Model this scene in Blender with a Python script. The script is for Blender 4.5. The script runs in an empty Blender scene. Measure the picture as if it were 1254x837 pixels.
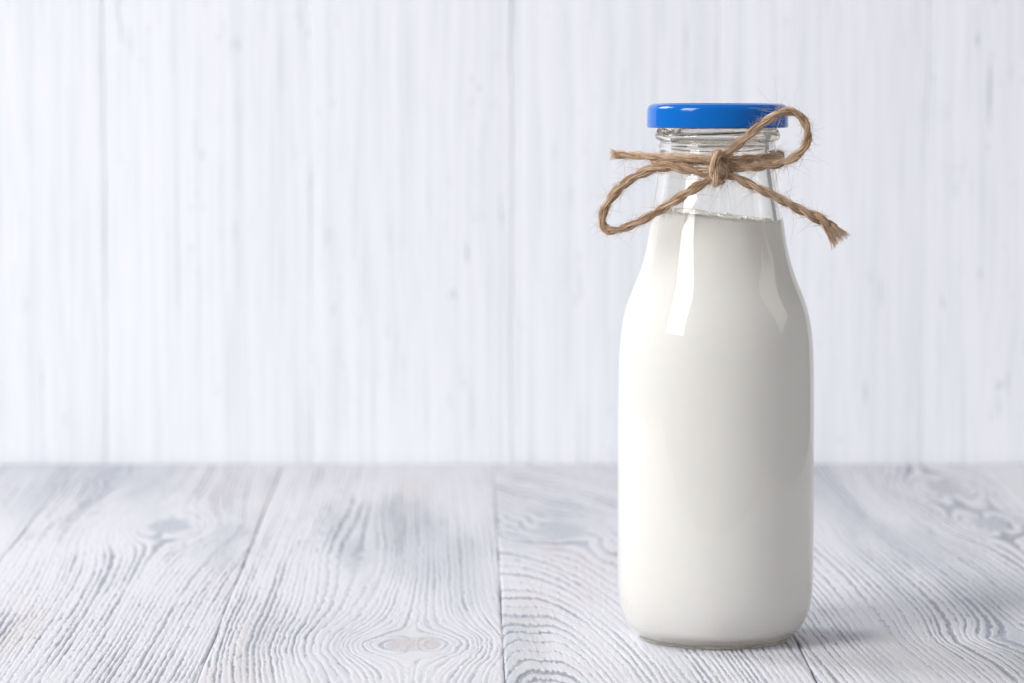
import bpy, bmesh, math, random
import numpy as np
from mathutils import Vector, Matrix

scene = bpy.context.scene
R = math.radians

# ------------------------------------------------------------------ camera
FPX, CX, CY = 4500.0, 627.0, 418.5            # focal length and centre in photo pixels (1254 wide)
TILT = math.atan((CY + 10.0) / FPX)
CAM = Vector((0.0, -1.172, 0.2075))
cam_data = bpy.data.cameras.new("camera")
cam = bpy.data.objects.new("camera", cam_data)
scene.collection.objects.link(cam)
cam.location = CAM
cam.rotation_euler = (math.pi / 2 - TILT, 0, 0)
cam_data.sensor_width = 36.0
cam_data.lens = FPX / 1254.0 * 36.0
cam_data.clip_start = 0.01
cam_data.clip_end = 50.0
cam_data.dof.use_dof = True
cam_data.dof.focus_distance = 1.155
cam_data.dof.aperture_fstop = 14.0
scene.camera = cam

# ------------------------------------------------------------------ world and lamps
world = bpy.data.worlds.new("World")
scene.world = world
world.use_nodes = True
bg = world.node_tree.nodes["Background"]
bg.inputs["Color"].default_value = (0.95, 0.97, 1.0, 1)
bg.inputs["Strength"].default_value = 0.245


def area_lamp(name, az, el, dist, w, h, power, color, target, roll=0.0):
    """area lamp seen from the bottle: az degrees from the camera side (left negative), el above the table"""
    ld = bpy.data.lights.new(name, 'AREA')
    ld.shape = 'RECTANGLE'
    ld.size, ld.size_y = w, h
    ld.energy = power
    ld.color = color
    o = bpy.data.objects.new(name, ld)
    scene.collection.objects.link(o)
    a, e = R(az), R(el)
    d = Vector((math.sin(a) * math.cos(e), -math.cos(a) * math.cos(e), math.sin(e)))
    o.location = Vector(target) + d * dist
    o.rotation_euler = ((-d).to_track_quat('-Z', 'Y') @ Matrix.Rotation(R(roll), 3, 'Z').to_quaternion()).to_euler()
    return o


BX = 0.0655                                   # bottle axis
area_lamp("key_softbox", -55, 28.5, 2.20, 0.88, 1.46, 46.5, (1.0, 0.985, 0.96), (BX, 0, 0.10))
area_lamp("fill_softbox", 80, 31, 1.30, 0.50, 1.10, 2.9, (1.0, 0.95, 0.92), (BX, 0, 0.10), roll=25)

area_lamp("added_wall_light", -100, 45, 1.0, 0.5, 0.5, 10.5, (0.95, 0.975, 1.0), (-0.20, 0.40, 0.20))  # added lamp without a visible source, lifts the brightness of the wall

scene.view_settings.view_transform = 'Standard'
scene.view_settings.look = 'None'
scene.view_settings.exposure = 0.0
scene.view_settings.gamma = 1.0
scene.view_settings.use_curve_mapping = False
scene.render.engine = 'CYCLES'
cy = scene.cycles
cy.use_denoising = True
cy.max_bounces = 48
cy.transmission_bounces = 32
cy.diffuse_bounces = 24
cy.glossy_bounces = 24
cy.transparent_max_bounces = 16
cy.caustics_refractive = True
cy.caustics_reflective = True
cy.blur_glossy = 0.0
cy.sample_clamp_indirect = 0.0

# ------------------------------------------------------------------ helpers
rng = np.random.default_rng(7)
_f = Vector((0, math.cos(TILT), -math.sin(TILT)))
_u = Vector((0, math.sin(TILT), math.cos(TILT)))
_r = Vector((1, 0, 0))


def P(px, py, depth_mm=0.0):
    """the point of the plane y = depth that the photo shows at (px, py); metres"""
    d = _f + _r * ((px - CX) / FPX) - _u * ((py - CY) / FPX)
    t = (depth_mm / 1000.0 - CAM.y) / d.y
    return CAM + d * t


def radius_at(py, rpx):
    p = P(877, py, 0)
    return rpx / FPX * (p - CAM).dot(_f)


def link(o, parent=None):
    scene.collection.objects.link(o)
    if parent is not None:
        o.parent = parent
        o.matrix_parent_inverse = parent.matrix_world.inverted()
    return o


def mesh_obj(name, verts, faces, mat, parent=None, smooth=True, attrs=None):
    me = bpy.data.meshes.new(name)
    verts = np.asarray(verts, dtype=np.float32)
    if isinstance(faces, np.ndarray):
        nf, k = faces.shape
        me.vertices.add(len(verts))
        me.vertices.foreach_set("co", verts.ravel())
        me.loops.add(nf * k)
        me.loops.foreach_set("vertex_index", faces.ravel().astype(np.int32))
        me.polygons.add(nf)
        me.polygons.foreach_set("loop_start", np.arange(0, nf * k, k, dtype=np.int32))
        me.update(calc_edges=True)
    else:
        me.from_pydata([tuple(map(float, v)) for v in verts], [], faces)
        me.update()
    me.polygons.foreach_set("use_smooth", np.full(len(me.polygons), smooth, dtype=bool))
    for k_, arr in (attrs or {}).items():
        a = me.attributes.new(k_, 'FLOAT', 'POINT')
        a.data.foreach_set("value", np.asarray(arr, dtype=np.float32))
    me.materials.append(mat)
    return link(bpy.data.objects.new(name, me), parent)


def _hash(ix, iy, seed):
    h = (ix * 374761393 + iy * 668265263 + seed * 974634777) & 0x7fffffff
    h = ((h ^ (h >> 13)) * 1274126177) & 0x7fffffff
    h = ((h ^ (h >> 15)) * 1103515245) & 0x7fffffff
    return ((h ^ (h >> 16)) & 0xffff) / 65535.0


def vnoise(x, y, seed):
    x = np.asarray(x, dtype=np.float64); y = np.asarray(y, dtype=np.float64)
    ix = np.floor(x).astype(np.int64); iy = np.floor(y).astype(np.int64)
    fx = x - ix; fy = y - iy
    fx = fx * fx * (3 - 2 * fx); fy = fy * fy * (3 - 2 * fy)
    a = _hash(ix, iy, seed); b = _hash(ix + 1, iy, seed)
    c = _hash(ix, iy + 1, seed); d = _hash(ix + 1, iy + 1, seed)
    return (a + (b - a) * fx) * (1 - fy) + (c + (d - c) * fx) * fy


def fbm(x, y, seed, oct=3):
    s = 0; amp = 1; tot = 0
    for k in range(oct):
        s = s + amp * vnoise(x * 2 ** k, y * 2 ** k, seed + 17 * k); tot += amp; amp *= 0.5
    return s / tot


def sstep(a, b, x):
    t = np.clip((x - a) / (b - a), 0, 1)
    return t * t * (3 - 2 * t)


# ------------------------------------------------------------------ materials
def new_mat(name):
    m = bpy.data.materials.new(name)
    m.use_nodes = True
    nt = m.node_tree
    return m, nt, nt.nodes["Principled BSDF"]


def N(nt, kind, **kw):
    n = nt.nodes.new(kind)
    for k, v in kw.items():
        if k in n.inputs.keys() if isinstance(k, str) else False:
            n.inputs[k].default_value = v
        else:
            setattr(n, k, v)
    return n


def math_node(nt, op, a, b=None, clamp=False):
    n = nt.nodes.new('ShaderNodeMath'); n.operation = op; n.use_clamp = clamp
    for i, x in enumerate((a, b)):
        if x is None:
            continue
        if isinstance(x, (int, float)):
            n.inputs[i].default_value = x
        else:
            nt.links.new(x, n.inputs[i])
    return n.outputs[0]


def mix_col(nt, fac, a, b):
    n = nt.nodes.new('ShaderNodeMix'); n.data_type = 'RGBA'
    for sock, x in ((n.inputs[0], fac), (n.inputs[6], a), (n.inputs[7], b)):
        if isinstance(x, (int, float)):
            sock.default_value = x
        elif isinstance(x, tuple):
            sock.default_value = (*x, 1)
        else:
            nt.links.new(x, sock)
    return n.outputs[2]


def attr(nt, name):
    n = nt.nodes.new('ShaderNodeAttribute'); n.attribute_name = name
    return n.outputs['Fac']


def noise_tex(nt, vec, scale, detail=3, rough=0.55, dist=0.0):
    n = nt.nodes.new('ShaderNodeTexNoise')
    n.inputs['Scale'].default_value = scale
    n.inputs['Detail'].default_value = detail
    n.inputs['Roughness'].default_value = rough
    n.inputs['Distortion'].default_value = dist
    nt.links.new(vec, n.inputs['Vector'])
    return n.outputs['Fac']


def mapping(nt, vec, scale, loc=None):
    n = nt.nodes.new('ShaderNodeMapping')
    n.inputs['Scale'].default_value = scale
    nt.links.new(vec, n.inputs['Vector'])
    if loc is not None:
        nt.links.new(loc, n.inputs['Location'])
    return n.outputs['Vector']


def ramp(nt, fac, lo, hi):
    n = nt.nodes.new('ShaderNodeMapRange'); n.interpolation_type = 'SMOOTHSTEP'
    n.inputs['From Min'].default_value = lo; n.inputs['From Max'].default_value = hi
    nt.links.new(fac, n.inputs['Value'])
    return n.outputs['Result']


def bump(nt, height, strength, dist):
    n = nt.nodes.new('ShaderNodeBump')
    n.inputs['Strength'].default_value = strength
    n.inputs['Distance'].default_value = dist
    nt.links.new(height, n.inputs['Height'])
    return n.outputs['Normal']


def make_table_wood():
    m, nt, b = new_mat("whitewashed_brushed_wood")
    tc = nt.nodes.new('ShaderNodeTexCoord').outputs['Object']
    groove, tint, knot, grey = (attr(nt, k) for k in ("groove", "tint", "knot", "greying"))
    fine = noise_tex(nt, mapping(nt, tc, (2600, 500, 2600)), 1.0, 4, 0.65)
    fleck = noise_tex(nt, mapping(nt, tc, (1100, 420, 1100)), 1.0, 3, 0.6)
    g = math_node(nt, 'ADD', groove, math_node(nt, 'MULTIPLY', math_node(nt, 'SUBTRACT', fine, 0.5), 1.1))
    g = ramp(nt, g, 0.22, 0.92)
    paint = mix_col(nt, tint, (0.665, 0.66, 0.70), (0.62, 0.575, 0.57))
    paint = mix_col(nt, grey, paint, (0.49, 0.51, 0.56))
    col = mix_col(nt, math_node(nt, 'MULTIPLY', g, 0.88), paint, (0.29, 0.305, 0.37))
    col = mix_col(nt, math_node(nt, 'MULTIPLY', knot, 0.8), col, mix_col(nt, tint, (0.40, 0.43, 0.49), (0.56, 0.51, 0.53)))
    col = mix_col(nt, math_node(nt, 'MULTIPLY', ramp(nt, fleck, 0.58, 0.70), 0.75), col, (0.73, 0.728, 0.765))
    nt.links.new(col, b.inputs['Base Color'])
    b.inputs['Roughness'].default_value = 0.62
    b.inputs['Specular IOR Level'].default_value = 0.3
    nt.links.new(bump(nt, fine, 0.5, 0.00025), b.inputs['Normal'])
    return m


def make_wall_wood():
    m, nt, b = new_mat("white_painted_wood")
    tc = nt.nodes.new('ShaderNodeTexCoord').outputs['Object']
    rnd = nt.nodes.new('ShaderNodeObjectInfo').outputs['Random']
    off = nt.nodes.new('ShaderNodeCombineXYZ')
    nt.links.new(math_node(nt, 'MULTIPLY', rnd, 37.0), off.inputs[0])
    nt.links.new(math_node(nt, 'MULTIPLY', rnd, 91.0), off.inputs[2])
    off = off.outputs[0]
    broad = noise_tex(nt, mapping(nt, tc, (150, 150, 2.2), off), 1.0, 3, 0.6)
    streak = noise_tex(nt, mapping(nt, tc, (520, 520, 7), off), 1.0, 3, 0.6)
    dash = noise_tex(nt, mapping(nt, tc, (330, 330, 26), off), 1.0, 2, 0.5)
    patch = noise_tex(nt, mapping(nt, tc, (28, 28, 9), off), 1.0, 2, 0.5)
    thin = noise_tex(nt, mapping(nt, tc, (780, 780, 16), off), 1.0, 3, 0.65)
    nick = noise_tex(nt, mapping(nt, tc, (560, 560, 60), off), 1.0, 2, 0.5)
    f = math_node(nt, 'ADD', math_node(nt, 'MULTIPLY', ramp(nt, broad, 0.45, 0.75), 0.22),
                  math_node(nt, 'MULTIPLY', ramp(nt, streak, 0.45, 0.75), 0.32))
    f = math_node(nt, 'ADD', f, math_node(nt, 'MULTIPLY', ramp(nt, thin, 0.48, 0.72), 0.40), clamp=True)
    col = mix_col(nt, f, (0.90, 0.915, 0.96), (0.64, 0.67, 0.745))
    dk = math_node(nt, 'MULTIPLY', ramp(nt, dash, 0.63, 0.76), ramp(nt, patch, 0.50, 0.66))
    dk = math_node(nt, 'ADD', dk, math_node(nt, 'MULTIPLY', ramp(nt, nick, 0.66, 0.76), ramp(nt, patch, 0.44, 0.60)), clamp=True)
    col = mix_col(nt, math_node(nt, 'MULTIPLY', dk, 0.62), col, (0.40, 0.43, 0.49))
    nt.links.new(col, b.inputs['Base Color'])
    b.inputs['Roughness'].default_value = 0.6
    b.inputs['Specular IOR Level'].default_value = 0.3
    hgt = math_node(nt, 'SUBTRACT', math_node(nt, 'MULTIPLY', streak, -1.0), dk)
    nt.links.new(bump(nt, hgt, 0.35, 0.0006), b.inputs['Normal'])
    return m


def plain(name, col, rough=0.6):
    m, nt, b = new_mat(name)
    tc = nt.nodes.new('ShaderNodeTexCoord').outputs['Object']
    n = noise_tex(nt, tc, 300.0, 3)
    c = mix_col(nt, n, tuple(x * 0.9 for x in col), col)
    nt.links.new(c, b.inputs['Base Color'])
    b.inputs['Roughness'].default_value = rough
    return m


def make_glass():
    m, nt, b = new_mat("clear_glass")
    b.inputs['Base Color'].default_value = (0.995, 0.998, 0.992, 1)
    b.inputs['Transmission Weight'].default_value = 1.0
    b.inputs['Roughness'].default_value = 0.0
    b.inputs['IOR'].default_value = 1.5
    va = nt.nodes.new('ShaderNodeVolumeAbsorption')
    va.inputs['Color'].default_value = (0.83, 0.785, 0.69, 1)
    va.inputs['Density'].default_value = 36.0
    nt.links.new(va.outputs[0], nt.nodes['Material Output'].inputs['Volume'])
    tc = nt.nodes.new('ShaderNodeTexCoord').outputs['Object']
    n = noise_tex(nt, mapping(nt, tc, (60, 60, 35)), 1.0, 2, 0.5)
    nt.links.new(bump(nt, n, 0.12, 0.0012), b.inputs['Normal'])
    return m


def make_milk():
    m, nt, b = new_mat("milk")
    tc = nt.nodes.new('ShaderNodeTexCoord').outputs['Object']
    n = noise_tex(nt, tc, 60.0, 2)
    c = mix_col(nt, n, (0.925, 0.925, 0.925), (0.935, 0.935, 0.933))
    nt.links.new(c, b.inputs['Base Color'])
    b.inputs['Subsurface Weight'].default_value = 0.6
    b.inputs['Subsurface Radius'].default_value = (1.0, 0.95, 0.88)
    b.inputs['Subsurface Scale'].default_value = 0.006
    b.inputs['Roughness'].default_value = 0.35
    b.inputs['Specular IOR Level'].default_value = 0.15
    return m


def make_foam():
    m, nt, b = new_mat("milk_foam")
    tc = nt.nodes.new('ShaderNodeTexCoord').outputs['Object']
    n = noise_tex(nt, tc, 900.0, 2)
    c = mix_col(nt, n, (0.84, 0.83, 0.81), (0.92, 0.915, 0.90))
    nt.links.new(c, b.inputs['Base Color'])
    b.inputs['Roughness'].default_value = 0.3
    return m


def make_lid():
    m, nt, b = new_mat("blue_lacquered_tin")
    tc = nt.nodes.new('ShaderNodeTexCoord').outputs['Object']
    n = noise_tex(nt, tc, 900.0, 3)
    c = mix_col(nt, n, (0.0, 0.132, 0.52), (0.0, 0.14, 0.55))
    nt.links.new(c, b.inputs['Base Color'])
    b.inputs['Roughness'].default_value = 0.11
    b.inputs['Specular IOR Level'].default_value = 0.42
    n2 = noise_tex(nt, tc, 70.0, 2)
    nt.links.new(bump(nt, n2, 0.03, 0.001), b.inputs['Normal'])
    return m


def make_jute():
    m, nt, b = new_mat("jute_fibre")
    sh = attr(nt, "shade")
    tc = nt.nodes.new('ShaderNodeTexCoord').outputs['Object']
    n = noise_tex(nt, tc, 260.0, 3)
    s = math_node(nt, 'ADD', math_node(nt, 'MULTIPLY', sh, 0.75), math_node(nt, 'MULTIPLY', math_node(nt, 'SUBTRACT', n, 0.5), 0.9), clamp=True)
    c = mix_col(nt, s, (0.34, 0.195, 0.105), (0.95, 0.73, 0.53))
    nt.links.new(c, b.inputs['Base Color'])
    b.inputs['Roughness'].default_value = 0.55
    b.inputs['Specular IOR Level'].default_value = 0.35
    b.inputs['Sheen Weight'].default_value = 0.15
    return m


M_TABLE, M_WALL, M_GLASS, M_MILK, M_FOAM, M_LID, M_JUTE = (make_table_wood(), make_wall_wood(), make_glass(),
                                                         make_milk(), make_foam(), make_lid(), make_jute())
M_BACK = plain("grey_joint_filler", (0.72, 0.73, 0.77))
M_BASE = plain("grey_wood_underside", (0.34, 0.35, 0.39))
M_SEAL = plain("cream_sealing_ring", (0.75, 0.73, 0.68), 0.4)

# ------------------------------------------------------------------ wall (structure) with its boards
YW = 0.439


def box(x0, x1, y0, y1, z0, z1):
    v = [(x, y, z) for x in (x0, x1) for y in (y0, y1) for z in (z0, z1)]
    f = [(0, 1, 3, 2), (4, 6, 7, 5), (0, 4, 5, 1), (2, 3, 7, 6), (0, 2, 6, 4), (1, 5, 7, 3)]
    return v, f


v, f = box(-0.627, 0.449, YW + 0.004, YW + 0.03, -0.03, 0.438)
wall = mesh_obj("wall", v, f, M_BACK, smooth=False)
wall["kind"] = "structure"

wall_seams = [-0.6290, -0.5385, -0.4480, -0.3590, -0.2690, -0.1790, -0.0885, 0.0, 0.0905, 0.1805, 0.2710, 0.3610, 0.4510]
for i in range(len(wall_seams) - 1):
    a, b_ = wall_seams[i], wall_seams[i + 1]
    zs = np.linspace(-0.02, 0.44, 100)
    # wavy edges: boards meet unevenly under the paint
    def edge(k, s):
        lean = (-0.006 * (zs - 0.3)) * 0 + (0.010 * (zs - 0.0) if k == 9 else 0)
        return s + lean + 0.0009 * (vnoise(zs * 22, zs * 0 + k, 5) - 0.5) + 0.0005 * (vnoise(zs * 160, zs * 0 + k, 6) - 0.5)
    L = edge(i, a) + (0.00002 if i == 7 else 0.00005) + (0.0 if i == 8 else 0.0007) * np.clip(fbm(zs * 18, zs * 0 + i, 11) - 0.45, 0, 1)
    Rr = edge(i + 1, b_) - (0.00002 if i == 7 else 0.00005) - (0.0 if i == 7 else 0.0007) * np.clip(fbm(zs * 18, zs * 0 + i, 12) - 0.45, 0, 1)
    prof = [(0.0, 0.0038), (0.0, 0.00015), (0.0002, 0.00004), (0.0010, 0.0), (0.5, 0.0)]
    n = len(zs)
    cols = []
    yoff = float(rng.uniform(-0.00012, 0.00012))
    for t, dy in prof[:-1]:
        cols.append(np.stack([L + t, np.full(n, YW + dy + yoff), zs], 1))
    for t, dy in reversed(prof[:-1]):
        cols.append(np.stack([Rr - t, np.full(n, YW + dy + yoff), zs], 1))
    V = np.concatenate(cols)
    nc = len(cols)
    F = np.array([(c * n + j, (c + 1) * n + j, (c + 1) * n + j + 1, c * n + j + 1) for c in range(nc - 1) for j in range(n - 1)], dtype=np.int32)
    mesh_obj("plank", V, F, M_WALL, wall)

# ------------------------------------------------------------------ table (structure) with its planks
TA = math.atan(-52 / FPX)                      # planks run very slightly left towards the wall
v, f = box(-0.64, 0.475, -0.275, YW - 0.003, -0.034, -0.012)
table = mesh_obj("table", v, f, M_BASE, smooth=False)
table["kind"] = "structure"

# seams measured on the line where the table meets the wall (mm)
seams = [-648, -555, -464, -373, -282.5, -190.7, -101.0, -7.9, 86.5, 205.0, 297.0, 388.0, 480.0]
# knots: (u, v) in mm (v = depth from the bottle), half sizes
KNOTS = {            # last: how pink (1) or grey (0) the knot is
    5: [(-136, 250, 11, 28, 1.0, 0.0), (-170, 395, 9, 24, 0.6, 0.0)],
    6: [(-37, -12, 12, 18, 0.8, 1.0), (-60, 180, 10, 60, 0.35, 0.2)],
    7: [(16, 235, 15, 30, 0.75, 0.0), (50, 300, 8, 14, 0.5, 0.0)],
    8: [(181, 360, 11, 30, 1.0, 0.3), (186, 255, 9, 24, 1.0, 0.1), (160, 0, 13, 16, 0.45, 0.2), (112, 280, 6, 26, 0.7, 0.0)],
}
#         skew, wavelength, cathedral centre u, cathedral slope, h0, contrast
STYLE = {
    4: (0.03, 2.4, None, 0, 0, 0.8), 5: (-0.01, 1.9, None, 0, 0, 1.0), 6: (0.01, 2.05, None, 0, 0, 1.05),
    7: (0.04, 2.1, 0, 0.13, 14, 0.95), 8: (0.035, 2.5, None, 0, 0, 1.05),
}


def plank_field(u, v_, k, width):
    skew, lam, uc, sl, h0, contrast = STYLE.get(k, (0.02 * ((k * 7) % 5 - 2), 2.4 + 0.3 * (k % 3), None, 0, 0, 0.9))
    s = 100 * (k - 2) + 3
    w = u + skew * v_
    w = w + 7.0 * (fbm(u / 90, v_ / 420, s, 2) - 0.5) + 1.6 * (fbm(u / 22, v_ / 150, s + 1, 2) - 0.5)
    kn = np.zeros_like(u); halo = np.zeros_like(u); pink = np.zeros_like(u)
    for (ku, kv, ru, rv, st, pk) in KNOTS.get(k, []):
        aa = u - ku
        bb = (v_ - kv) * ru / rv
        aa2 = aa + 2.0 * (vnoise(u / 6, v_ / 9, s + 40) - 0.5)
        bb2 = bb + 2.5 * (vnoise(u / 6, v_ / 9, s + 41) - 0.5)
        r2 = aa2 ** 2 + bb2 ** 2
        w = w - st * aa * (2.0 * ru) ** 2 * 0.8 / (r2 + 1.5 * ru * ru)
        k1 = st * (1 - sstep(0.55, 0.85, np.sqrt(r2) / ru))
        kn = np.maximum(kn, k1); pink = np.maximum(pink, pk * k1)
        halo = np.maximum(halo, st * np.exp(-r2 / (1.7 * ru) ** 2))
    phi = w
    if uc is not None:
        vv = h0 + sl * (v_ + 60) + 10 * (fbm(v_ / 240, v_ * 0, s + 2, 2) - 0.5)
        phi = np.sqrt((w - uc) ** 2 + vv ** 2)
    phi = phi / lam + 2.6 * (fbm(w / 13, v_ / 700, s + 3, 3) - 0.5)
    rough = vnoise(phi * 2.3, v_ / 26.0, s + 5) - 0.5
    fibre = vnoise(w * 2.0, v_ / 9.0, s + 6)
    ragged = fbm(w / 0.75, v_ / 4.2, s + 8, 2) - 0.5
    ph2 = phi + 0.22 * rough + 0.34 * ragged
    t = ph2 - np.floor(ph2)
    ringw = _hash(np.floor(ph2).astype(np.int64), np.zeros(u.shape, dtype=np.int64), s + 21)   # each ring has its own width and depth
    lo = 0.35 + 0.35 * ringw
    g = sstep(lo, lo + 0.30, t) * (1 - sstep(0.90, 1.0, t)) * (0.40 + 0.75 * vnoise(phi * 0.9, v_ / 60, s + 22))
    pores = vnoise(w / 0.7, v_ / 11.0, s + 30)
    g = np.clip(g + 0.45 * sstep(0.72, 0.92, pores) * sstep(0.15, 0.8, t), 0, 1)      # brushed pores
    # how thickly the whitewash covers this spot
    cover = fbm(u / 30 + 9, v_ / 130, s + 7, 3)
    amount = contrast * np.clip(0.52 + 0.8 * sstep(0.30, 0.70, cover), 0, 1.2)
    g = g * amount
    g = g * (1 - 0.7 * kn)
    h = -0.36 * g + 0.10 * (fibre - 0.5) + 0.16 * ragged - 0.12 * kn
    tint = sstep(0.58, 0.80, fbm(u / 22 + 3, v_ / 170 + 5, s + 9, 3)) * 0.55
    tint = np.maximum(tint * (1 - kn), pink)
    grey = sstep(0.52, 0.85, fbm(u / 22 - 4, v_ / 190 - 8, s + 10, 3)) * 0.75 + 0.45 * halo * vnoise(u / 7, v_ / 40, s + 12)
    return h, g, tint, kn, np.clip(grey, 0, 1)


vs_fine = np.concatenate([np.linspace(-280, -85, 30), np.arange(-78, 120, 0.9), np.arange(120, 300, 1.3), np.arange(300, 437.4, 1.9), [437.8]])
vs_coarse = np.concatenate([np.linspace(-280, -80, 30), np.arange(-78, 437, 2.5), [437.8]])
for k in range(len(seams) - 1):
    u0, u1 = seams[k], seams[k + 1]
    gl, gr = (0.34 if s_ == 86.5 else 0.09 for s_ in (u0, u1))
    visible = 4 <= k <= 8
    du = 0.36 if visible else 0.75
    us = np.concatenate([[u0 + gl, u0 + gl + 0.2, u0 + gl + 0.45], np.arange(u0 + gl + 0.8, u1 - gr - 0.8, du), [u1 - gr - 0.45, u1 - gr - 0.2, u1 - gr]])
    vv = vs_fine if visible else vs_coarse
    U, Vv = np.meshgrid(us, vv, indexing='ij')
    h, g, tint, kn, grey = plank_field(U, Vv, k, u1 - u0)
    e = np.minimum(U - u0, u1 - U)
    wob = 0.5 * vnoise(Vv / 14, U * 0 + (U > (u0 + u1) / 2) * 7 + k, 77)
    drop = 0.42 * (1 - sstep(0.10, 0.75 + wob, e)) ** 1.3
    h = h - drop + 0.04 * (((k * 5) % 3) - 1)
    g = np.clip(g + 0.28 * (1 - sstep(0.1, 0.5 + wob, e)), 0, 1.2)
    X = U + (Vv - YW * 1000) * math.tan(TA) + 0.5 * (vnoise(Vv / 45, Vv * 0 + k, 66) - 0.5) * (1 - sstep(0, 6, e))
    nu, nv = U.shape
    top = np.stack([X, Vv, h - 0.15], -1).reshape(-1, 3)
    idx = np.arange(nu * nv).reshape(nu, nv)
    F = np.stack([idx[:-1, :-1], idx[1:, :-1], idx[1:, 1:], idx[:-1, 1:]], -1).reshape(-1, 4)
    # skirts down to the underside
    ring = np.concatenate([idx[:, 0], idx[-1, 1:], idx[-2::-1, -1], idx[0, -2:0:-1]])
    low = top[ring].copy(); low[:, 2] = -11.8
    base = len(top)
    rn = len(ring); j = np.arange(rn); j2 = (j + 1) % rn
    F2 = np.stack([ring[j], base + j, base + j2, ring[j2]], -1)
    V = np.concatenate([top, low]) / 1000.0
    pad = lambda a, val: np.concatenate([a.ravel(), np.full(rn, val)])
    mesh_obj("plank", V, np.concatenate([F, F2]).astype(np.int32), M_TABLE, table,
             attrs={"groove": pad(g, 0.8), "tint": pad(tint, 0), "knot": pad(kn, 0), "greying": pad(grey, 0)})

# ------------------------------------------------------------------ milk bottle
bottle = bpy.data.objects.new("milk_bottle", None)
bottle.empty_display_size = 0.02
bottle.location = (BX, 0, 0.0002)
link(bottle)
bottle["label"] = "clear glass bottle of white milk with a glossy blue lid on the whitewashed table"
bottle["category"] = "bottle"
bpy.context.view_layer.update()


def cubic(xs, ys, n):
    """monotone cubic through (xs, ys), n samples"""
    xs = np.asarray(xs, float); ys = np.asarray(ys, float)
    d = np.diff(ys) / np.diff(xs)
    m = np.zeros_like(ys)
    m[1:-1] = np.where(d[:-1] * d[1:] > 0, 2 * d[:-1] * d[1:] / (d[:-1] + d[1:] + 1e-12), 0)
    m[0], m[-1] = d[0], d[-1]
    q = np.linspace(xs[0], xs[-1], n)
    i = np.clip(np.searchsorted(xs, q) - 1, 0, len(xs) - 2)
    hh = xs[i + 1] - xs[i]; t = (q - xs[i]) / hh
    return q, ((2 * t**3 - 3 * t**2 + 1) * ys[i] + (t**3 - 2 * t**2 + t) * hh * m[i] + (-2 * t**3 + 3 * t**2) * ys[i + 1] + (t**3 - t**2) * hh * m[i + 1])


def lathe(name, prof, mat, parent, n=160, close=False, fn=None, cap=True):
    """prof: (r, z) metres; points with r < 1e-6 become poles"""
    ang = np.arange(n) * 2 * np.pi / n
    V = []; rows = []
    for (r, z) in prof:
        if r < 1e-6:
            rows.append([len(V)]); V.append((0, 0, z))
        else:
            rows.append(list(range(len(V), len(V) + n)))
            V.extend((r * math.cos(a), r * math.sin(a), z) for a in ang)
    F = []
    pairs = list(zip(rows[:-1], rows[1:])) + ([(rows[-1], rows[0])] if close else [])
    for A, B in pairs:
        for j in range(n):
            j2 = (j + 1) % n
            if len(A) == 1 and len(B) == 1:
                continue
            if len(A) == 1:
                F.append((A[0], B[j2], B[j]))
            elif len(B) == 1:
                F.append((A[j], A[j2], B[0]))
            else:
                F.append((A[j], A[j2], B[j2], B[j]))
    V = np.array(V)
    if fn is not None:
        V = fn(V)
    me = bpy.data.meshes.new(name)
    me.from_pydata([tuple(p) for p in V.tolist()], [], F)
    bm = bmesh.new(); bm.from_mesh(me)
    bmesh.ops.recalc_face_normals(bm, faces=bm.faces)
    bm.to_mesh(me); bm.free()
    me.polygons.foreach_set("use_smooth", np.ones(len(me.polygons), dtype=bool))
    me.materials.append(mat)
    o = bpy.data.objects.new(name, me)
    scene.collection.objects.link(o)
    o.parent = parent
    return o


Z0 = P(877, 781).z
zpx = lambda y: P(877, y).z - Z0
# silhouette read off the photograph: (row, half width)
SIL = [(195, 70.5), (210, 72), (225, 74), (250, 77.6), (270, 80.8), (300, 85.3), (330, 92.8), (350, 100.5),
       (370, 108.6), (385, 113.0), (400, 115.8), (420, 118), (450, 119.3), (490, 119.8), (600, 120), (690, 119.8), (715, 119.4),
       (733, 118), (747, 115), (760, 109.8), (769, 103.8), (774, 98.0)]
zz = [zpx(y) for y, r in SIL][::-1]; rr = [radius_at(y, r) for y, r in SIL][::-1]
qz, qr = cubic(zz, rr, 150)
# smooth the silhouette so that reflections run clean
for _ in range(6):
    qr[1:-1] = 0.25 * qr[:-2] + 0.5 * qr[1:-1] + 0.25 * qr[2:]
NECK = [(183.5, 70.4), (181.5, 71.6), (179, 71.6), (176.5, 70.2), (174, 71.0), (172.5, 74.5), (170, 76.4), (167, 77.0),
        (163.5, 76.2), (160.5, 74.2), (158, 72.0), (155, 70.0), (150, 69.6), (147, 69.6), (145, 69.2)]
neck_pts = [(radius_at(y, r), zpx(y)) for y, r in NECK]
foot = [(0.0, 0.0022), (0.010, 0.0020), (0.018, 0.0014), (0.0215, 0.0006), (0.0230, 0.0001), (0.0237, 0.0), (0.0243, 0.0002), (0.0246, 0.0007), (0.0245, 0.0012), (0.0246, 0.0016)]
outer = foot + list(zip(qr, qz)) + neck_pts
lip = zpx(143)
rn_in = 0.0151
outer += [(radius_at(143, 67.5), lip), (radius_at(143, 64), lip + 0.0004), (rn_in + 0.0006, lip)]
# inside
inz = np.linspace(lip - 0.0008, 0.0056, 150)


def outer_r(z):
    pts = [(b2, a2) for a2, b2 in zip(qr, qz)] + [(p[1], p[0]) for p in neck_pts[:1]]
    xs = [p[0] for p in pts]; ys = [p[1] for p in pts]
    return np.interp(z, xs, ys)


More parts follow.
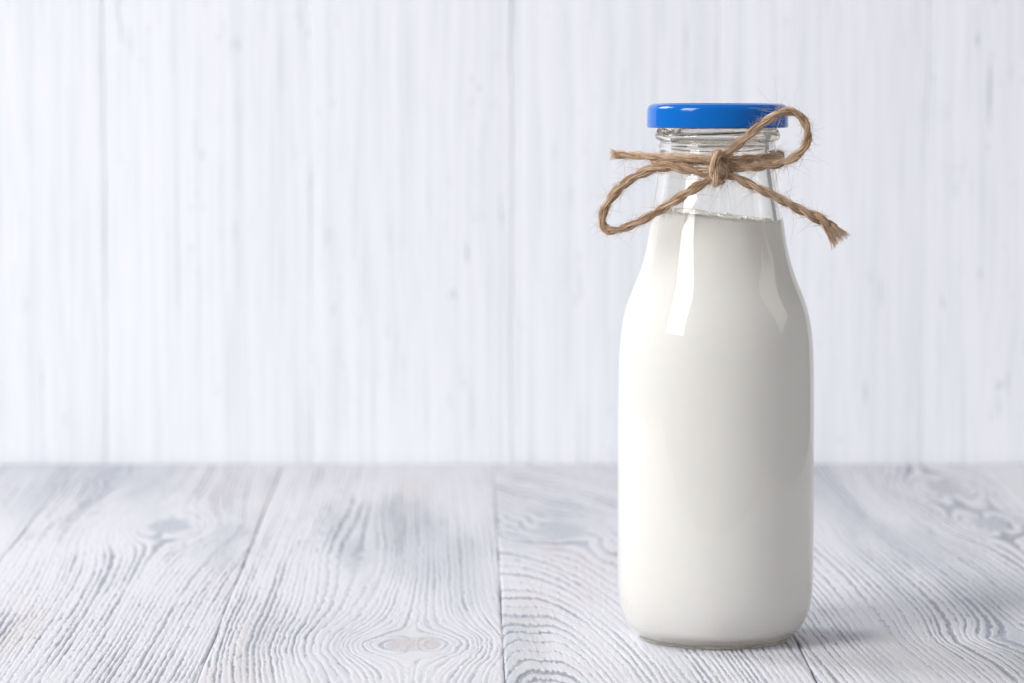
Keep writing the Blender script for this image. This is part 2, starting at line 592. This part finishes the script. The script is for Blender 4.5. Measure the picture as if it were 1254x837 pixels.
def inner_r(z):
    o = outer_r(np.minimum(z, zpx(197)))
    t = np.interp(z, [0.006, 0.014, 0.10, 0.125, 0.150, 0.17], [0.0030, 0.0022, 0.0022, 0.0027, 0.0030, 0.0030])
    return np.maximum(o - t, 0.0148)


inner = [(float(r), float(z)) for r, z in zip(inner_r(inz), inz)]
ro = inner[-1][0]
floor_in = [(ro - 0.0009, 0.0047), (ro - 0.0024, 0.0041), (ro - 0.0048, 0.0039), (ro - 0.010, 0.0040), (0.006, 0.0046), (0.0, 0.0047)]
lathe("glass", outer + inner + floor_in, M_GLASS, bottle)

# glass thread: two slanting ridges around the finish
tv, tf = [], []
for start in (0.4, 0.4 + math.pi):
    n = 60
    for i in range(n + 1):
        a = start + i / n * 2.4
        z = zpx(162.5) + (i / n - 0.5) * 0.0022
        w_ = 0.0006 * min(1, i / 6, (n - i) / 6) + 0.00005
        for (dr, dz) in ((-0.0007, -1), (0.0, -0.55), (0.0005, 0), (0.0, 0.55), (-0.0007, 1)):
            r = radius_at(163, 76.2) - 0.0001 + dr * (1 if dr < 0 else w_ / 0.0006)
            tv.append((r * math.cos(a), r * math.sin(a), z + dz * w_))
    b0 = len(tv) - 5 * (n + 1)
    for i in range(n):
        for c in range(5):
            c2 = (c + 1) % 5
            tf.append((b0 + i * 5 + c, b0 + i * 5 + c2, b0 + (i + 1) * 5 + c2, b0 + (i + 1) * 5 + c))
# milk: touches the glass (a hair into it, so there is no air film)
ztop = zpx(264)
mz = np.linspace(ztop, 0.0056, 120)
mi = [(float(inner_r(z)) + 0.00006, float(z)) for z in mz]
mro = mi[-1][0]
mfloor = [(mro - 0.0009, 0.00465), (mro - 0.0024, 0.00405), (mro - 0.0048, 0.00385), (mro - 0.010, 0.00395), (0.006, 0.00455), (0.0, 0.00465)]
rt = mi[0][0]
mtop = [(0.0, ztop - 0.0012), (rt * 0.3, ztop - 0.0012), (rt * 0.6, ztop - 0.0011), (rt * 0.8, ztop - 0.0009), (rt * 0.92, ztop - 0.0005), (rt * 0.985, ztop - 0.0001)]


def tilt_top(V):
    V = V.copy()
    k = sstep(ztop - 0.012, ztop - 0.001, V[:, 2])
    a = np.arctan2(V[:, 1], V[:, 0])
    dz = (-V[:, 0] * 0.10 + 0.0003 * np.sin(3 * a + 1) + 0.0001 * np.sin(7 * a)) * k
    V[:, 2] += dz
    # stay against the sloping glass wall
    rad = np.hypot(V[:, 0], V[:, 1])
    wall_pt = rad > 0.99 * (inner_r(V[:, 2] - dz))
    tgt = inner_r(V[:, 2]) + 0.00006
    sc = np.where(wall_pt & (k > 0), tgt / np.maximum(rad, 1e-9), 1.0)
    V[:, 0] *= sc; V[:, 1] *= sc
    return V


milk = lathe("milk", mtop + mi + mfloor, M_MILK, bottle, fn=tilt_top)
milk["label"] = "opaque white milk filling the bottle to its neck"

# foam bubbles along the edge of the milk
bmf = bmesh.new()
random.seed(4)
for i in range(520):
    a = random.uniform(0, 2 * math.pi)
    edge_ring = random.random() < 0.62
    rad = rt * (random.uniform(0.90, 0.965) if edge_ring else math.sqrt(random.uniform(0.1, 0.85)))
    br = random.choice((0.00016, 0.0002, 0.00025, 0.0003, 0.0004, 0.0009 if random.random() < 0.4 else 0.0003))
    rad = min(rad, rt - br - 0.00012)
    x, y = rad * math.cos(a), rad * math.sin(a)
    z = ztop - 0.10 * x + (-0.0011 if not edge_ring else -0.0005) + br * random.uniform(-0.05, 0.4)
    mtx = Matrix.Translation((x, y, z)) @ Matrix.Diagonal((1, 1, 0.55, 1))
    bmesh.ops.create_icosphere(bmf, subdivisions=2, radius=br, matrix=mtx)
for i in range(90):                      # a froth of larger bubbles against the front glass
    a = random.uniform(math.pi * 1.08, math.pi * 1.92)
    br = random.uniform(0.0004, 0.00085)
    rad = rt - br - 0.0001 - random.uniform(0, 0.0006)
    x, y = rad * math.cos(a), rad * math.sin(a)
    z = ztop - 0.10 * x - 0.0001 + random.uniform(-0.2, 0.45) * br
    bmesh.ops.create_icosphere(bmf, subdivisions=2, radius=br, matrix=Matrix.Translation((x, y, z)) @ Matrix.Diagonal((1, 1, 0.75, 1)))
mef = bpy.data.meshes.new("foam_bubbles")
bmf.to_mesh(mef); bmf.free()
mef.polygons.foreach_set("use_smooth", np.ones(len(mef.polygons), dtype=bool))
mef.materials.append(M_FOAM)
foam = bpy.data.objects.new("foam_bubbles", mef)
scene.collection.objects.link(foam)
foam.parent = milk
foam["kind"] = "stuff"

# lid: pressed tin shell with rounded shoulder and rolled lower edge
zt, zb, lr = zpx(128.3), zpx(157.6), radius_at(142, 86.6)
lidp = [(0.0, zt - 0.0024), (lr * 0.82, zt - 0.0024), (lr * 0.835, zt - 0.0021), (lr * 0.84, zt - 0.0009), (lr * 0.85, zt - 0.0002), (lr * 0.868, zt)]
for k in range(1, 11):
    a = k / 10 * math.pi / 2
    lidp.append((lr - 0.0026 + 0.0025 * math.sin(a), zt - 0.0020 + 0.0020 * math.cos(a)))
lidp += [(lr - 0.00006, zt - 0.003), (lr - 0.00003, zb + 0.0012), (lr, zb + 0.0006), (lr - 0.00006, zb + 0.0002), (lr - 0.0003, zb), (lr - 0.0007, zb + 0.00005), (lr - 0.0009, zb + 0.0004)]
lid = lathe("lid", lidp, M_LID, bottle)
zc = 0.5 * (zt + zb)
lid.matrix_local = Matrix.Translation((0, 0, zc)) @ Matrix.Rotation(R(-1.3), 4, 'X') @ Matrix.Translation((0, 0, -zc))
lid["label"] = "glossy blue screw lid with rounded rim"
lathe("inner_lacquer", [(lr - 0.0009, zb + 0.0004), (lr - 0.0011, zb + 0.0012), (lr - 0.0011, zt - 0.0034), (lr * 0.9, zt - 0.0031), (0.0, zt - 0.0031)], M_SEAL, lid, n=96)
lathe("sealing_ring", [(0.0150, lip + 0.0002), (0.0195, lip + 0.0002), (0.0195, lip + 0.0007), (0.0150, lip + 0.0007)], M_SEAL, lid, n=64, close=True)
me = bpy.data.meshes.new("thread")
me.from_pydata(tv, [], tf)
me.polygons.foreach_set("use_smooth", np.ones(len(me.polygons), dtype=bool))
me.materials.append(M_GLASS)
th = bpy.data.objects.new("thread", me)
scene.collection.objects.link(th)
th.parent = bottle

# ------------------------------------------------------------------ jute twine bow
bow = bpy.data.objects.new("twine_bow", None)
bow.empty_display_size = 0.02
bow.location = P(877, 205, -20)
link(bow)
bow["label"] = "brown jute twine tied in a bow round the neck of the bottle"
bow["category"] = "twine"
bpy.context.view_layer.update()


def spline(pts, step):
    p = np.asarray(pts, float)
    ext = np.vstack([2 * p[0] - p[1], p, 2 * p[-1] - p[-2]])
    out = []
    for i in range(1, len(ext) - 2):
        p0, p1, p2, p3 = ext[i - 1:i + 3]
        t = np.linspace(0, 1, 24, endpoint=False)[:, None]
        out.append(0.5 * ((2 * p1) + (-p0 + p2) * t + (2 * p0 - 5 * p1 + 4 * p2 - p3) * t**2 + (-p0 + 3 * p1 - 3 * p2 + p3) * t**3))
    q = np.vstack(out + [p[-1:]])
    s = np.concatenate([[0], np.cumsum(np.linalg.norm(np.diff(q, axis=0), axis=1))])
    n = max(6, int(s[-1] / step))
    ss = np.linspace(0, s[-1], n)
    q = np.stack([np.interp(ss, s, q[:, k]) for k in range(3)], 1)
    for _ in range(3):
        q[1:-1] = 0.25 * q[:-2] + 0.5 * q[1:-1] + 0.25 * q[2:]
    return q, ss


def frames(q):
    T = np.gradient(q, axis=0)
    T /= np.linalg.norm(T, axis=1)[:, None]
    Nn = np.zeros_like(q)
    up = np.array([0, -1.0, 0.15])
    n0 = up - T[0] * up.dot(T[0]); n0 /= np.linalg.norm(n0)
    Nn[0] = n0
    for i in range(1, len(q)):
        n0 = n0 - T[i] * n0.dot(T[i]); n0 /= np.linalg.norm(n0)
        Nn[i] = n0
    return T, Nn, np.cross(T, Nn)


class Strands:
    """collects thin tapering tubes into one mesh"""
    def __init__(self):
        self.v, self.f, self.s, self.n = [], [], [], 0

    def tube(self, C, rad, sides, shade):
        T, Nn, B = frames(C)
        n = len(C)
        rad = np.broadcast_to(np.asarray(rad, float), (n,))
        a = np.arange(sides) * 2 * np.pi / sides
        V = C[:, None, :] + rad[:, None, None] * (np.cos(a)[None, :, None] * Nn[:, None, :] + np.sin(a)[None, :, None] * B[:, None, :])
        i = np.arange(n - 1)[:, None]; j = np.arange(sides)[None, :]; j2 = (j + 1) % sides
        F = np.stack([i * sides + j, i * sides + j2, (i + 1) * sides + j2, (i + 1) * sides + j], -1).reshape(-1, 4) + self.n
        self.v.append(V.reshape(-1, 3)); self.f.append(F)
        self.s.append(np.repeat(np.broadcast_to(np.asarray(shade, float), (n,)), sides))
        self.n += n * sides

    def build(self, name, parent):
        o = mesh_obj(name, np.concatenate(self.v), np.concatenate(self.f).astype(np.int32), M_JUTE, parent, attrs={"shade": np.concatenate(self.s)})
        return o


def twine(name, pts, rad=0.00140, pitch=0.0125, phase=0.0, hairs=4.0, shade=0.5, thick=None, fray=(False, False), hair_len=1.0, nfib=24, fray_len=0.55, splay=0.06):
    """two-ply twine along pts (px, py, depth mm) or 3-D points; fibres lie on each ply, loose hairs are a sub-part"""
    P3 = [tuple(P(*p)) if abs(p[0]) > 5 else p for p in pts]
    q, ss = spline(P3, 0.00045)
    T, Nn, B = frames(q)
    n = len(q); L = ss[-1]
    rr_ = 0.95 * rad * (1 + 0.10 * (vnoise(ss / 0.006, ss * 0 + phase, 31) - 0.5))
    if thick is not None:
        rr_ = rr_ * np.interp(ss / L, [t[0] for t in thick], [t[1] for t in thick])
    st = Strands()
    for ply in range(2):
        ang = phase + ply * np.pi + 2 * np.pi * ss / pitch + 0.5 * (vnoise(ss / 0.012, ss * 0 + phase + 3, 32) - 0.5)
        off = (np.cos(ang)[:, None] * Nn + np.sin(ang)[:, None] * B)
        pc = q + off * (rr_ * 0.47)[:, None]
        pr = rr_ * 0.58
        st.tube(pc, pr * 0.86, 10, shade * 0.7)
        Tp, Np, Bp = frames(pc)
        for k in range(nfib):
            a0 = 2 * np.pi * (k + rng.uniform(-0.4, 0.4)) / nfib
            wander = 0.9 * (vnoise(ss / 0.005, ss * 0 + k * 3.7 + ply * 91 + phase, 33) - 0.5)
            aa = a0 - 2 * np.pi * ss / (pitch * 2.6) + wander
            lift = 0.88 + 0.30 * vnoise(ss / 0.0035, ss * 0 + k * 5.1 + ply * 57 + phase, 34)
            c = pc + (np.cos(aa)[:, None] * Np + np.sin(aa)[:, None] * Bp) * (pr * lift)[:, None]
            sh = np.clip(shade + rng.normal(0, 0.40) + 0.35 * (vnoise(ss / 0.008, ss * 0 + k, 35) - 0.5), 0, 1)
            st.tube(c, rng.uniform(0.00006, 0.00019), 4, sh)
    o = st.build(name, bow)
    hs = Strands()
    nh = int(2.6 * hairs * L * 1000)
    for _ in range(nh):
        i = int(rng.integers(0, n))
        a = rng.uniform(0, 2 * np.pi)
        out = math.cos(a) * Nn[i] + math.sin(a) * B[i]
        side = np.cross(T[i], out)
        ln = hair_len * float(rng.choice([rng.uniform(0.001, 0.003), rng.uniform(0.002, 0.006), rng.uniform(0.004, 0.010)], p=[0.66, 0.26, 0.08]))
        m = 8
        t = np.linspace(0, 1, m)
        fwd = rng.choice([-1, 1]) * rng.uniform(0.5, 1.0)
        lift = abs(rng.normal(0, 0.33)) + 0.05
        curl = rng.normal(0, 0.75); curl2 = rng.normal(0, 0.35)
        c = q[i] + out * (rr_[i] * 0.95) + ln * (T[i] * (fwd * t)[:, None] + out * (lift * t + 0.30 * curl * t**2)[:, None] + side * (0.3 * curl2 * t + curl * t**2 * 0.7)[:, None])
        c[:, 2] -= 0.15 * ln * t**2
        hs.tube(c, np.linspace(0.00005, 0.000022, m), 3, np.clip(0.65 + rng.normal(0, 0.22), 0, 1))
    # frayed ends
    for end, on in ((0, fray[0]), (-1, fray[1])):
        if not on:
            continue
        d = -T[0] if end == 0 else T[-1]
        for _ in range(on if isinstance(on, int) and on > 1 else 110):
            a = rng.uniform(0, 2 * np.pi); r0 = rr_[end] * math.sqrt(rng.uniform(0, 1)) * 0.95
            radial = math.cos(a) * Nn[end] + math.sin(a) * B[end]
            ln = rng.uniform(0.0025, 0.0062) * fray_len
            m = 7; t = np.linspace(0, 1, m)
            sp = abs(rng.normal(splay, splay)); cu = rng.normal(0, 0.22)
            side = np.cross(d, radial)
            c = q[end] - d * 0.0012 + radial * r0 + ln * (d * t[:, None] + radial * (sp * t + 0.15 * t**2)[:, None] + side * (cu * t**2)[:, None])
            hs.tube(c, np.linspace(0.00009, 0.00004, m), 3, np.clip(shade + 0.12 + rng.normal(0, 0.2), 0, 1))
    h = hs.build("loose_fibres", o)
    h["kind"] = "stuff"
    return o


# the turn round the neck (circle on the glass, a little lower on its left)
NR = radius_at(197, 70.8) + 0.00140
ring = []
for k in range(0, 41):
    a = R(-90) + 2 * math.pi * k / 40
    z_mid = P(877, 197.0, -20).z
    x = math.cos(a) * NR; y = math.sin(a) * NR
    ring.append((BX + x, y, z_mid + 0.0008 * math.cos(a) * 1.0))
twine("neck_wrap", ring, rad=0.00138, phase=0.4, shade=0.42, hairs=3.5)

twine("tail", [(877, 196, -22.5), (862, 194.5, -22.6), (842, 193, -22.2), (815, 192.6, -20.5), (788, 191.5, -17.8), (768, 190.2, -16.2), (754, 189.6, -15.6)],
      rad=0.00118, phase=1.3, shade=0.80, fray=(False, 90), hairs=3.0)
twine("loop", [(879, 214, -22.5), (862, 211.5, -23.0), (842, 207.5, -22.6), (818, 204.0, -21.2), (796, 208, -20), (772, 220, -19.4), (752, 238, -19.6), (740, 258, -20),
               (737.5, 272, -20.4), (744, 282, -20.8), (760, 281, -21.2), (782, 272, -21.8), (806, 259, -22.6), (830, 244, -23.4), (850, 231, -24.0), (866, 222, -24.2), (879, 215, -23.2)],
      rad=0.00136, phase=2.2, shade=0.47, hairs=4.0, thick=[(0, 1.0), (0.12, 1.1), (0.25, 1.15), (0.45, 0.95), (0.7, 0.92), (0.9, 1.1), (1, 1)])
twine("loop", [(879, 200, -23.0), (888, 192, -24.8), (902, 179, -25.4), (920, 163, -25.6), (940, 147.5, -25.4), (957, 138, -24.8), (972, 137.5, -24), (984, 147, -23.2), (989.5, 164, -22.6),
               (985.5, 181, -22), (972, 193.5, -21.8), (952, 201, -22), (928, 204.5, -22.8), (905, 205.0, -23.4), (890, 205, -23.4), (878, 206, -22.8)],
      rad=0.00132, phase=0.2, shade=0.5, hairs=4.5, thick=[(0, 1.0), (0.5, 0.92), (0.8, 1.05), (1, 1.1)])
tl = twine("tail", [(877, 213, -22.6), (892, 214.5, -23.6), (908, 221, -23.8), (926, 230, -23.4), (946, 239, -22.4), (966, 250, -21.4), (986, 260.5, -20.6), (1002, 267.5, -20), (1012, 274, -19.8), (1019, 282, -19.8)],
           rad=0.00130, phase=2.9, shade=0.45, hairs=4.0, fray=(False, 300), fray_len=1.05, splay=0.12, thick=[(0, 1.0), (0.55, 1.0), (0.8, 1.12), (1, 1.6)])
tl["label"] = "tail with a frayed brush-like tip"
twine("knot", [(886, 200, -20.5), (884, 192, -23.2), (879.5, 188, -25.8), (876.5, 193, -27.2), (875.2, 203, -27.8), (874.8, 213, -27.8), (875.2, 221, -27.0), (878.5, 224.5, -24.8), (883, 220, -22)],
      rad=0.00152, pitch=0.014, phase=0.9, shade=0.56, hairs=6.0, nfib=30)
twine("knot", [(872, 206, -23.8), (880, 204.5, -26.0), (886.5, 208, -25.6), (888, 214, -24.2), (882, 219, -23.0)],
      rad=0.00130, pitch=0.012, phase=1.7, shade=0.40, hairs=4.0)
